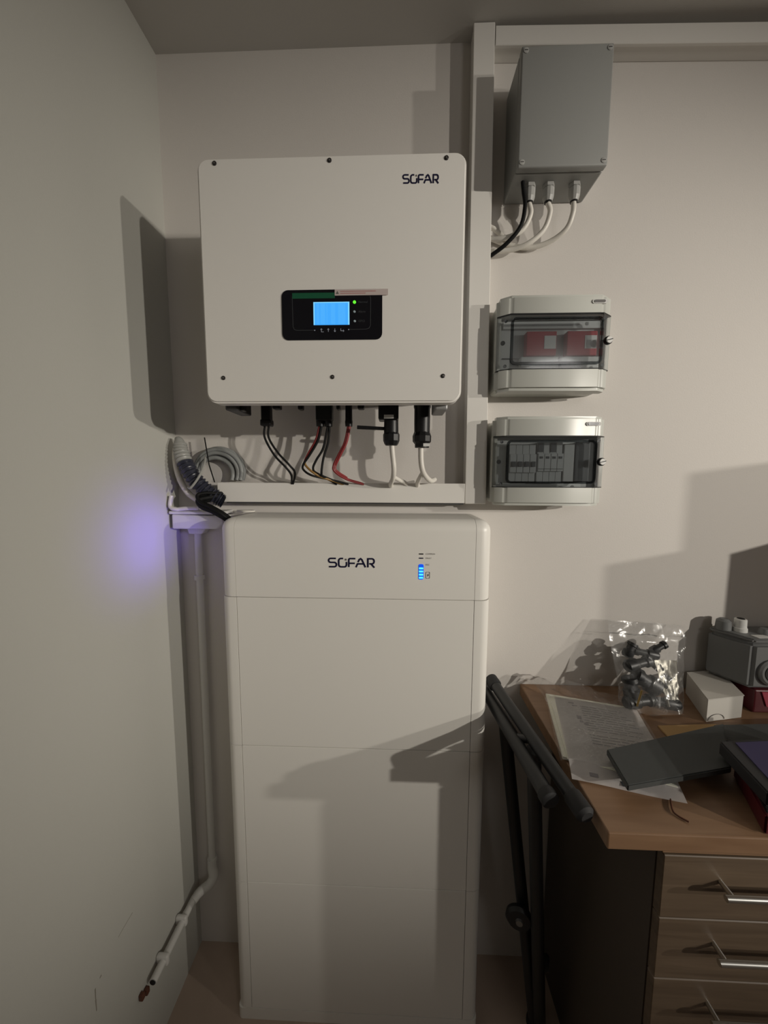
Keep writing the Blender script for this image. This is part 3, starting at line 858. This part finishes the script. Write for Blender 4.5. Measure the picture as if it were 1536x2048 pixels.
coil = thing('cable_coil', (0.14, -0.02, 1.60), 'coiled grey cable hanging behind the left end of the lower trunking', 'cable coil')
for k, (r, y) in enumerate(((0.0740, -0.010), (0.0715, -0.022), (0.0650, -0.009), (0.0640, -0.023), (0.0560, -0.012), (0.0520, -0.024))):
    cx, cz = 0.137 - 0.003 * (k // 2), 1.630 - 0.0015 * k
    a0 = math.asin((1.6065 - cz) / (0.95 * r))          # rests on the trunking, passes its left end
    a1 = 2 * math.pi - math.acos((0.1385 - cx) / r)
    pts = [(cx + r * math.cos(a), y + 0.002 * math.sin(3 * a), cz + r * 0.95 * math.sin(a)) for a in [a0 + (a1 - a0) * i / 36 for i in range(37)]]
    finish('coil_turn', sweep(pts, 0.0060, 10), 'greycable', coil, True)

tag(finish('white_cable', sweep(smooth_path([(0.022, -0.03, 1.715), (0.018, -0.035, 1.680), (0.022, -0.038, 1.640), (0.036, -0.042, 1.600), (0.058, -0.044, 1.566), (0.088, -0.046, 1.545), (0.10, -0.046, 1.53)]), 0.0085, 12), 'whitecable', None, True),
    'thick white cable beside the corrugated hose in the corner', 'cable')
tag(finish('white_loop_cable', sweep(smooth_path([(0.012, -0.055, 1.560), (0.012, -0.062, 1.530), (0.030, -0.066, 1.522), (0.060, -0.062, 1.524), (0.095, -0.058, 1.524)]), 0.0060, 10), 'whitecable', None, True),
    'short white cable lying on the corner junction box', 'cable')
blk = thing('black_cable_bundle', (0.16, -0.08, 1.52), 'bundle of black cables drooping behind the battery top left corner', 'cable')
for k, (dz, dy, r) in enumerate(((0, 0, 0.0085), (0.009, 0.008, 0.007), (-0.006, 0.010, 0.0075), (0.014, -0.006, 0.005))):
    wire('strand', [(0.172, -0.026, 1.562 + dz * 0.4), (0.150, -0.056 + dy, 1.560 + dz * 0.6), (0.128, -0.075 + dy, 1.556 + dz), (0.112, -0.088 + dy, 1.550 + dz), (0.122, -0.094 + dy, 1.534 + dz * 0.8), (0.152, -0.096 + dy, 1.522 + dz * 0.6), (0.178, -0.096 + dy, 1.508 + dz * 0.5), (0.194, -0.088 + dy, 1.494 + dz * 0.4)], r, 'blackcable', blk, 10)
tag(finish('thin_white_cable', sweep(smooth_path([(0.20, -0.04, 1.516), (0.225, -0.055, 1.5155), (0.245, -0.05, 1.5155), (0.250, -0.04, 1.5155), (0.235, -0.03, 1.5155), (0.20, -0.025, 1.5155)]), 0.0030, 8), 'whitecable', None, True),
    'thin white cable loop lying on top of the battery tower', 'cable')

# wear on the left wall
wall_mark([(-0.289, 0.503), (-0.314, 0.502), (-0.337, 0.500)], 0.0012)
wall_mark([(-0.389, 0.477), (-0.394, 0.476)], 0.004)
wall_mark([(-0.407, 0.470), (-0.408, 0.443), (-0.408, 0.414)], 0.0030)

# ------------------------------------------------------------------ desk
DZ, DT, DX, DY = 0.975, 0.034, 1.059, -0.476
dk = thing('workbench', (1.6, -0.24, 0), 'beech laminate workbench on a drawer cabinet at the right', 'workbench')
finish('worktop', box(DX, 2.55, DY, -0.001, DZ - DT, DZ, 0.0025, 2), 'desk', dk)
finish('support_panel', box(2.50, 2.535, DY + 0.03, -0.01, 0.0, DZ - DT), 'deskside', dk)
cb = thing('drawer_cabinet', (1.4, -0.23, 0), 'wooden drawer cabinet with steel bar handles under the worktop', 'drawer cabinet')
CX0, CX1, CF = 1.166, 1.62, -0.450
finish('carcass', box(CX0, CX1, CF, -0.01, 0.0, DZ - DT - 0.001), 'deskside', cb)
finish('top_rail', box(CX0, CX1, CF - 0.016, CF, 0.928, 0.9395, 0.001), 'desk', cb)
zt = 0.925
for k in range(7):
    z1, z0 = zt - k * 0.1305, zt - k * 0.1305 - 0.1285
    if z0 < 0.005:
        break
    d = finish('drawer', box(CX0 + 0.002, CX1 - 0.002, CF - 0.018, CF, z0, z1, 0.0015, 1), 'drawer', cb)
    zh = z1 - 0.049
    h = finish('handle', sweep([(1.258, CF - 0.046, zh), (1.50, CF - 0.046, zh)], 0.0055, 12), 'bar', d, True)
    for x in (1.272, 1.486):
        finish('handle_post', sweep([(x, CF - 0.017, zh), (x, CF - 0.046, zh)], 0.0045, 10), 'bar', d, True)

# ------------------------------------------------------------------ folded stand between battery and bench
sd = thing('folding_stand', (1.02, -0.3, 0), 'black folded metal stand with two thick handle tubes leaning beside the battery', 'folding stand')


def tube(name, a, b, r, material, parent=sd, sides=18):
    return finish(name, sweep([a, V(a).lerp(V(b), 0.5), b], r, sides), material, parent, True)


A0, A1 = V((0.953, -0.075, 1.024)), V((1.036, -0.432, 0.972))
B0, B1 = V((0.934, -0.050, 0.990)), V((0.985, -0.395, 0.965))
ha = tube('handle_tube', A0, A1, 0.0150, 'stand')
hb = tube('handle_tube', B0, B1, 0.0165, 'stand')
dA, dB = (A1 - A0).normalized(), (B1 - B0).normalized()
finish('grip_cap', lathe([(0, 0.012), (0.004, 0.0185), (0.030, 0.0185), (0.034, 0.0165)], A0 - dA * 0.012, dA, 20), 'foam', ha, True)
finish('grip_cap', lathe([(0, 0.0160), (0.004, 0.0185), (0.040, 0.0185), (0.046, 0.012)], A1 - dA * 0.034, dA, 20), 'foam', ha, True)
finish('grip_cap', lathe([(0, 0.0165), (0.004, 0.0190), (0.020, 0.0190), (0.023, 0.015)], B1 - dB * 0.012, dB, 20), 'foam', hb, True)
tube('cross_bar', B0.lerp(B1, 0.55) + V((0, 0, 0)), A0.lerp(A1, 0.55), 0.010, 'stand')
tube('leg', (0.966, -0.150, 0.975), (1.089, -0.150, 0.012), 0.0165, 'stand')
tube('leg', (1.002, -0.270, 0.970), (1.100, -0.165, 0.012), 0.0165, 'stand')
hd = finish('hinge_disc', lathe([(0, 0.034), (0.010, 0.036), (0.018, 0.030)], (1.022, -0.172, 0.392), (-0.25, -0.95, 0), 24), 'stand', sd, True)
finish('hinge_bolt', lathe([(0.018, 0.010), (0.024, 0.009)], (1.022, -0.172, 0.392), (-0.25, -0.95, 0), 12), 'steel', hd, True)
finish('knob', lathe([(0, 0.010), (0.02, 0.020), (0.03, 0.015)], (1.078, -0.178, 0.262), (0.9, -0.4, 0), 12), 'stand', sd, True)
for x, y in ((1.089, -0.150), (1.100, -0.165)):
    finish('foot', lathe([(0, 0.022), (0.012, 0.021), (0.016, 0.017)], (x, y, 0.0005), (0, 0, 1), 16), 'foam', sd, True)

# ------------------------------------------------------------------ things on the bench
Z0 = DZ + 0.0006


def quad_slab(corners, z0, z1, bev=0.0):
    bm = bmesh.new()
    lo = [bm.verts.new((c[0], c[1], z0 + (c[2] if len(c) > 2 else 0))) for c in corners]
    hi = [bm.verts.new((c[0], c[1], z1 + (c[2] if len(c) > 2 else 0))) for c in corners]
    bm.faces.new(lo[::-1])
    bm.faces.new(hi)
    for i in range(4):
        j = (i + 1) % 4
        bm.faces.new([lo[i], lo[j], hi[j], hi[i]])
    if bev:
        bmesh.ops.bevel(bm, geom=bm.edges[:], offset=bev, segments=2, affect='EDGES', clamp_overlap=True)
    return bm


# documents: two booklets and a printed sheet inside one clear sleeve
GD = 'papers in the clear sleeve'
dir_u = V((0.969, -0.247, 0)).normalized()
dir_v = V((0.247, 0.969, 0)).normalized()
P0 = V((1.048, -0.345, 0))


def doc(u, v):
    p = P0 + dir_u * u + dir_v * v
    return (p.x, p.y)


tag(finish('booklet', quad_slab([doc(-0.004, 0.04), doc(0.20, 0.02), doc(0.20, 0.288), doc(-0.006, 0.290)], Z0, Z0 + 0.007), 'paper2'), 'thicker pale booklet at the bottom of the paper pile', 'booklet', GD)
tag(finish('booklet', quad_slab([doc(0.004, 0.03), doc(0.206, 0.012), doc(0.206, 0.270), doc(0.000, 0.280)], Z0 + 0.0072, Z0 + 0.0115), 'paper2'), 'thin pale booklet just under the printed sheet', 'booklet', GD)
sh = thing('printed_sheet', (P0.x + 0.1, P0.y + 0.13, Z0 + 0.012), 'creased white printed sheet lying on top of the pile', 'paper sheet')
bm = bmesh.new()
nu, nv = 14, 20
gr = [[None] * (nv + 1) for _ in range(nu + 1)]


def sheet_z(u, v):
    return Z0 + 0.0122 + 0.0025 * max(0, math.sin((v - 0.3) * 9)) * (0.4 + u) + 0.0008 * math.sin(u * 7 + v * 5) - (0.010 * max(0, 0.18 - v) / 0.18) + 0.0008


for i in range(nu + 1):
    for j in range(nv + 1):
        u, v = i / nu, j / nv
        x, y = doc(0.004 + 0.206 * u, -0.018 + 0.286 * v)
        gr[i][j] = bm.verts.new((x + 0.010 * v, y, sheet_z(u, v)))
for i in range(nu):
    for j in range(nv):
        bm.faces.new([gr[i][j], gr[i + 1][j], gr[i + 1][j + 1], gr[i][j + 1]])
bmesh.ops.solidify(bm, geom=bm.faces[:], thickness=0.0004)
finish('sheet', bm, 'paper', sh, True)
bm = bmesh.new()
rnd = random.Random(3)


def ink(u0, u1, v0, v1):
    q = []
    for u, v in ((u0, v0), (u1, v0), (u1, v1), (u0, v1)):
        x, y = doc(0.004 + 0.206 * u, -0.018 + 0.286 * v)
        q.append((x + 0.010 * v, y, sheet_z(u, v) + 0.0007))
    bm.faces.new([bm.verts.new(p) for p in q])


for k in range(16):
    v = 0.90 - k * 0.034
    if 0.50 < v < 0.56:
        continue
    u = 0.30
    e = rnd.uniform(0.72, 0.93)
    while u < e:
        l = rnd.uniform(0.05, 0.14)
        ink(u, min(u + l, e), v, v + 0.006)
        u += l + 0.015
for u, v, a, b in ((0.16, 0.93, 0.07, 0.012), (0.20, 0.89, 0.06, 0.012), (0.22, 0.70, 0.05, 0.05), (0.28, 0.63, 0.05, 0.03), (0.24, 0.66, 0.04, 0.02), (0.18, 0.05, 0.08, 0.03), (0.45, 0.12, 0.35, 0.015)):
    ink(u, u + a, v, v + b)
finish('printed_lines', bm, 'ink', sh)
bm = bmesh.new()
finish('printed_bar', quad_slab([doc(0.100, -0.012), doc(0.108, -0.012), doc(0.104, 0.034), doc(0.097, 0.034)], sheet_z(0.5, 0.05) + 0.0006, sheet_z(0.5, 0.05) + 0.001), 'mcb_dark', sh)


def film_sheet(fn, nu, nv, name, material, label, cat, parent=None):
    bm = bmesh.new()
    g = [[bm.verts.new(fn(i / nu, j / nv)) for j in range(nv + 1)] for i in range(nu + 1)]
    for i in range(nu):
        for j in range(nv):
            bm.faces.new([g[i][j], g[i + 1][j], g[i + 1][j + 1], g[i][j + 1]])
    bmesh.ops.solidify(bm, geom=bm.faces[:], thickness=0.0003)
    o = finish(name, bm, material, parent, True)
    if label:
        tag(o, label, cat)
    return o


def sleeve(u, v):
    x, y = doc(-0.012 + 0.234 * u, 0.02 + 0.30 * v)
    z = Z0 + 0.0185 + 0.004 * noise.noise(V((u * 5, v * 6, 1.3))) + 0.003 * math.sin(u * 9 + v * 4) * v
    if v > 0.82:
        t = (v - 0.82) / 0.18
        z += 0.035 * t * (0.5 + 0.5 * math.cos(u * 3.0)) + 0.006 * noise.noise(V((u * 14, v * 20, 4)))
        y = min(y, -0.006) - 0.002
        x -= 0.04 * t * (1 - u)
    if u < 0.06:
        z -= 0.008 * (1 - u / 0.06)
    return (x, min(y, -0.004), z)


film_sheet(sleeve, 36, 44, 'clear_sleeve', 'film', 'crinkled clear plastic sleeve over the papers', 'plastic sleeve')

# dark board and loose sheets
pk = tag(finish('dark_board', quad_slab([(1.130, -0.414, 0.004), (1.374, -0.362, 0.006), (1.480, -0.222, 0.006), (1.143, -0.318, 0.004)], Z0 + 0.020, Z0 + 0.034, 0.002), 'slate'),
         'dark grey flat board propped across the papers', 'board')
tag(finish('dark_board', quad_slab([(1.452, -0.275), (1.72, -0.262), (1.72, -0.180), (1.478, -0.198)], Z0 + 0.0045, Z0 + 0.0185, 0.002), 'slate'),
    'smaller dark grey board behind the violet binder', 'board')
tag(finish('ochre_card', quad_slab([(1.345, -0.250), (1.50, -0.262), (1.505, -0.174), (1.350, -0.186)], Z0, Z0 + 0.0035), 'cardboard'),
    'ochre piece of card under the dark boards', 'card')

# red case with a black and violet binder on it
rc = thing('red_case', (1.45, -0.40, DZ), 'dark red flat case at the right edge of the bench', 'case')
finish('body', quad_slab([(1.336, -0.472), (1.66, -0.455), (1.66, -0.310), (1.402, -0.338)], Z0, Z0 + 0.040, 0.004), 'darkred', rc)
finish('rim', quad_slab([(1.340, -0.468), (1.66, -0.451), (1.66, -0.314), (1.405, -0.342)], Z0 + 0.0405, Z0 + 0.046, 0.001), 'black', rc)
bn = thing('binder', (1.45, -0.38, Z0 + 0.05), 'black binder with a violet cover lying on the red case', 'binder')
finish('cover', quad_slab([(1.345, -0.462), (1.66, -0.450), (1.66, -0.300), (1.372, -0.332)], Z0 + 0.0465, Z0 + 0.0755, 0.003), 'binder', bn)
finish('violet_sheet', quad_slab([(1.372, -0.446), (1.655, -0.440), (1.655, -0.312), (1.400, -0.338)], Z0 + 0.0756, Z0 + 0.0775), 'violet', bn)

tag(finish('loose_wire', sweep(smooth_path([(1.234, -0.372, Z0 + 0.0022), (1.226, -0.396, Z0 + 0.0022), (1.208, -0.428, Z0 + 0.0022), (1.209, -0.440, Z0 + 0.0022), (1.220, -0.452, Z0 + 0.0022)]), 0.0016, 8), 'wire_brown', None, True),
    'thin bent brown wire lying on the worktop', 'wire')

# carton
ct = thing('white_carton', (1.55, -0.09, Z0), 'small white cardboard carton beside the bag of parts', 'carton')
cc = [(1.490, -0.163), (1.602, -0.140), (1.650, -0.010), (1.540, -0.030)]
finish('body', quad_slab(cc, Z0, Z0 + 0.062, 0.0008), 'carton', ct)
finish('lid', quad_slab([(1.4895, -0.164), (1.603, -0.141), (1.650, -0.010), (1.5395, -0.0295)], Z0 + 0.0624, Z0 + 0.0640), 'carton', ct)
fd = (V((1.602, -0.140, 0)) - V((1.490, -0.163, 0))).normalized()
ring = []
for a in range(0, 181, 15):
    q = V((1.490, -0.163, 0)) + fd * (0.030 + 0.026 * math.cos(math.radians(a)))
    ring.append((q.x + 0.0004, q.y - 0.0012, Z0 + 0.004 + 0.016 * math.sin(math.radians(a))))
finish('printed_arc', sweep(ring, 0.0007, 6), 'inkgrey', ct)

# cast box with round port, standing on a red bracket
rb = tag(finish('red_bracket', box(1.652, 1.80, -0.118, -0.030, Z0, Z0 + 0.066, 0.004), 'darkred'), 'dark red plastic block under the grey cast box', 'plastic block')
bm = prism([(1.668, Z0 + 0.062), (1.684, Z0 + 0.020), (1.712, Z0 + 0.016), (1.722, Z0 + 0.062)], 1, -0.1215, -0.1185)
finish('red_tab', bm, 'pinkred', rb)
cm = thing('cast_box', (1.70, -0.09, Z0 + 0.051), 'grey cast metal box with a round black port and a white gland on top', 'metal box')
cz0, cz1 = Z0 + 0.0675, 1.182
bm = quad_slab([(1.640, -0.116), (1.80, -0.112), (1.80, -0.012), (1.588, -0.026)], cz0, cz1 - 0.012, 0.008)
finish('body', bm, 'cast', cm, True)
finish('top_cover', quad_slab([(1.643, -0.112), (1.80, -0.108), (1.80, -0.014), (1.591, -0.028)], cz1 - 0.0118, cz1, 0.004), 'cast', cm, True)
pt = finish('round_port', lathe([(0, 0.036), (0.010, 0.036), (0.014, 0.031)], (1.690, -0.1115, 1.092), (0.0, -1, 0.05), 28), 'cast', cm, True)
finish('port_opening', lathe([(0.0142, 0.024), (0.0155, 0.024)], (1.690, -0.1115, 1.092), (0.0, -1, 0.05), 24), 'hole', pt)
gd = finish('white_gland', lathe([(0, 0.017), (0.010, 0.0165), (0.012, 0.0145), (0.034, 0.0140), (0.036, 0.012)], (1.655, -0.055, cz1), (0, 0, 1), 14), 'label', cm, True)
finish('gland_opening', lathe([(0.0362, 0.009), (0.0368, 0.009)], (1.655, -0.055, cz1), (0, 0, 1), 14), 'hole', gd)
finish('gland', lathe([(0, 0.019), (0.014, 0.018), (0.026, 0.017), (0.032, 0.010)], (1.622, -0.040, cz1 - 0.002), (0, 0, 1), 14), 'cast', cm, True)
finish('gland', lathe([(0, 0.015), (0.012, 0.014), (0.018, 0.010)], (1.705, -0.075, cz1 - 0.002), (0, 0, 1), 14), 'cast', cm, True)
finish('box_label', quad_slab([(1.662, -0.104), (1.698, -0.102), (1.698, -0.082), (1.658, -0.084)], cz1 + 0.0002, cz1 + 0.0008), 'label', cm)

# cartons at the far end of the bench, past the right edge of the picture; their shadows fall on the wall
GX = 'cardboard boxes at the far end of the bench'
for x0_, x1_, y0_, y1_, h_, lab in ((2.02, 2.26, -0.40, -0.06, 1.50, 'lower brown cardboard box on the far end of the workbench'), (2.285, 2.52, -0.45, -0.06, 1.737, 'taller brown cardboard box at the very end of the workbench')):
    cx_ = thing('cardboard_box', ((x0_ + x1_) / 2, (y0_ + y1_) / 2, Z0), lab, 'cardboard box', GX)
    finish('body', box(x0_, x1_, y0_, y1_, Z0, h_, 0.002, 1), 'cardboard', cx_)
    for a_, b_ in ((y0_, (y0_ + y1_) / 2 - 0.001), ((y0_ + y1_) / 2 + 0.001, y1_)):
        finish('flap', box(x0_, x1_, a_, b_, h_ + 0.0003, h_ + 0.004), 'cardboard', cx_)

# clear bag of dark parts
bagN = lambda u, v, s: noise.noise(V((u * 4.2 + s, v * 5.1, s * 2.7)))


def bag_point(u, v, side):
    # u across, v up; leaning back on the wall
    x = 1.292 + 0.165 * u + 0.012 * v + (0.062 * (u - 0.15)) * v
    y = -0.128 + 0.098 * v
    z = Z0 + 0.006 + 0.215 * v - 0.012 * u * v
    belly = math.sin(math.pi * min(1, max(0, u))) ** 0.7 * (1 - v) ** 0.75 * math.sin(math.pi * min(1, v * 1.2 + 0.12)) ** 0.5 if v < 0.75 else 0
    y += side * (0.034 * belly + 0.0015) + 0.009 * bagN(u, v, 1.7 if side < 0 else 5.1) * (1 - 0.5 * v) + 0.0012 * noise.noise(V((u * 13, v * 13, side)))
    z += 0.004 * bagN(u * 1.5, v * 1.5, 9)
    x += 0.005 * bagN(u, v, 12)
    return (x, min(y, -0.006), max(z, Z0 + 0.002))


bg = thing('parts_bag', (1.37, -0.12, Z0), 'clear zip bag full of dark connector parts leaning on the wall', 'plastic bag')
film_sheet(lambda u, v: bag_point(u, v, -1), 34, 40, 'bag_front', 'bagfilm', None, None, bg)
film_sheet(lambda u, v: bag_point(u, v, 1), 20, 24, 'bag_back', 'bagfilm', None, None, bg)
zp = [bag_point(u, 0.86, -1) for u in [k / 16 for k in range(17)]]
finish('zip_seal', sweep([(p[0], p[1] - 0.002, p[2]) for p in zp], 0.0016, 6), 'bagfilm', bg)
GP = 'dark parts inside the clear bag'
parts = ((0.24, 0.66, 0.015, 0.045, 60), (0.46, 0.64, 0.013, 0.065, 170), (0.63, 0.70, 0.012, 0.05, 25), (0.34, 0.50, 0.017, 0.075, 10), (0.58, 0.52, 0.012, 0.055, 140),
         (0.22, 0.22, 0.022, 0.06, 100), (0.46, 0.30, 0.025, 0.07, 150), (0.70, 0.30, 0.016, 0.05, 60), (0.34, 0.06, 0.018, 0.085, 3), (0.72, 0.07, 0.016, 0.08, 175))
words = ('upper left', 'top middle', 'top right', 'middle left', 'centre', 'lower left', 'lower middle', 'lower right', 'bottom left', 'bottom right')
for (u, v, r, L, ang), wd in zip(parts, words):
    a = V(bag_point(u, v, -1))
    b = V(bag_point(u, v, 1))
    c = a.lerp(b, 0.55)
    c.y = min(c.y, -0.012 - r)
    c.z = max(c.z, Z0 + r + 0.004)
    d = V((math.cos(math.radians(ang)), 0.15, math.sin(math.radians(ang))))
    if abs(d.z) * L / 2 + r > c.z - Z0 - 0.002:
        c.z = Z0 + 0.003 + abs(d.z) * L / 2 + r
    tag(finish('connector_part', lathe([(-L / 2, r * 0.7), (-L / 2 + 0.006, r), (-L * 0.05, r), (0, r * 0.75), (L * 0.3, r * 0.72), (L * 0.32, r * 0.95), (L / 2, r * 0.9)], c, d, 12), 'part', None, True),
        'dark plastic connector in the %s of the clear bag' % wd, 'connector', GP)
q = V(bag_point(0.22, 0.16, -1))
tag(finish('brass_pin', sweep([(q.x - 0.002, q.y - 0.006, q.z - 0.016), (q.x + 0.006, q.y - 0.008, q.z + 0.030)], 0.0026, 8), 'brass', None, True), 'slim brass pin at the lower left front of the bag', 'pin')
q0 = [bag_point(0.54, 0.58, -1), bag_point(0.90, 0.58, -1), bag_point(0.90, 0.08, -1), bag_point(0.70, 0.08, -1)]
bm = bmesh.new()
nn = 12
gg = [[None] * (nn + 1) for _ in range(nn + 1)]
for i in range(nn + 1):
    for j in range(nn + 1):
        u, v = i / nn, j / nn
        p = (V(q0[3]).lerp(V(q0[2]), u)).lerp(V(q0[0]).lerp(V(q0[1]), u), v)
        p.y += 0.004 + 0.008 * noise.noise(V((u * 5, v * 6, 7)))
        gg[i][j] = bm.verts.new(p)
for i in range(nn):
    for j in range(nn):
        bm.faces.new([gg[i][j], gg[i + 1][j], gg[i + 1][j + 1], gg[i][j + 1]])
bmesh.ops.solidify(bm, geom=bm.faces[:], thickness=0.0005)
tag(finish('foil_pouch', bm, 'silver_foil', None, True), 'shiny crumpled foil pouch at the right inside the clear bag', 'pouch')
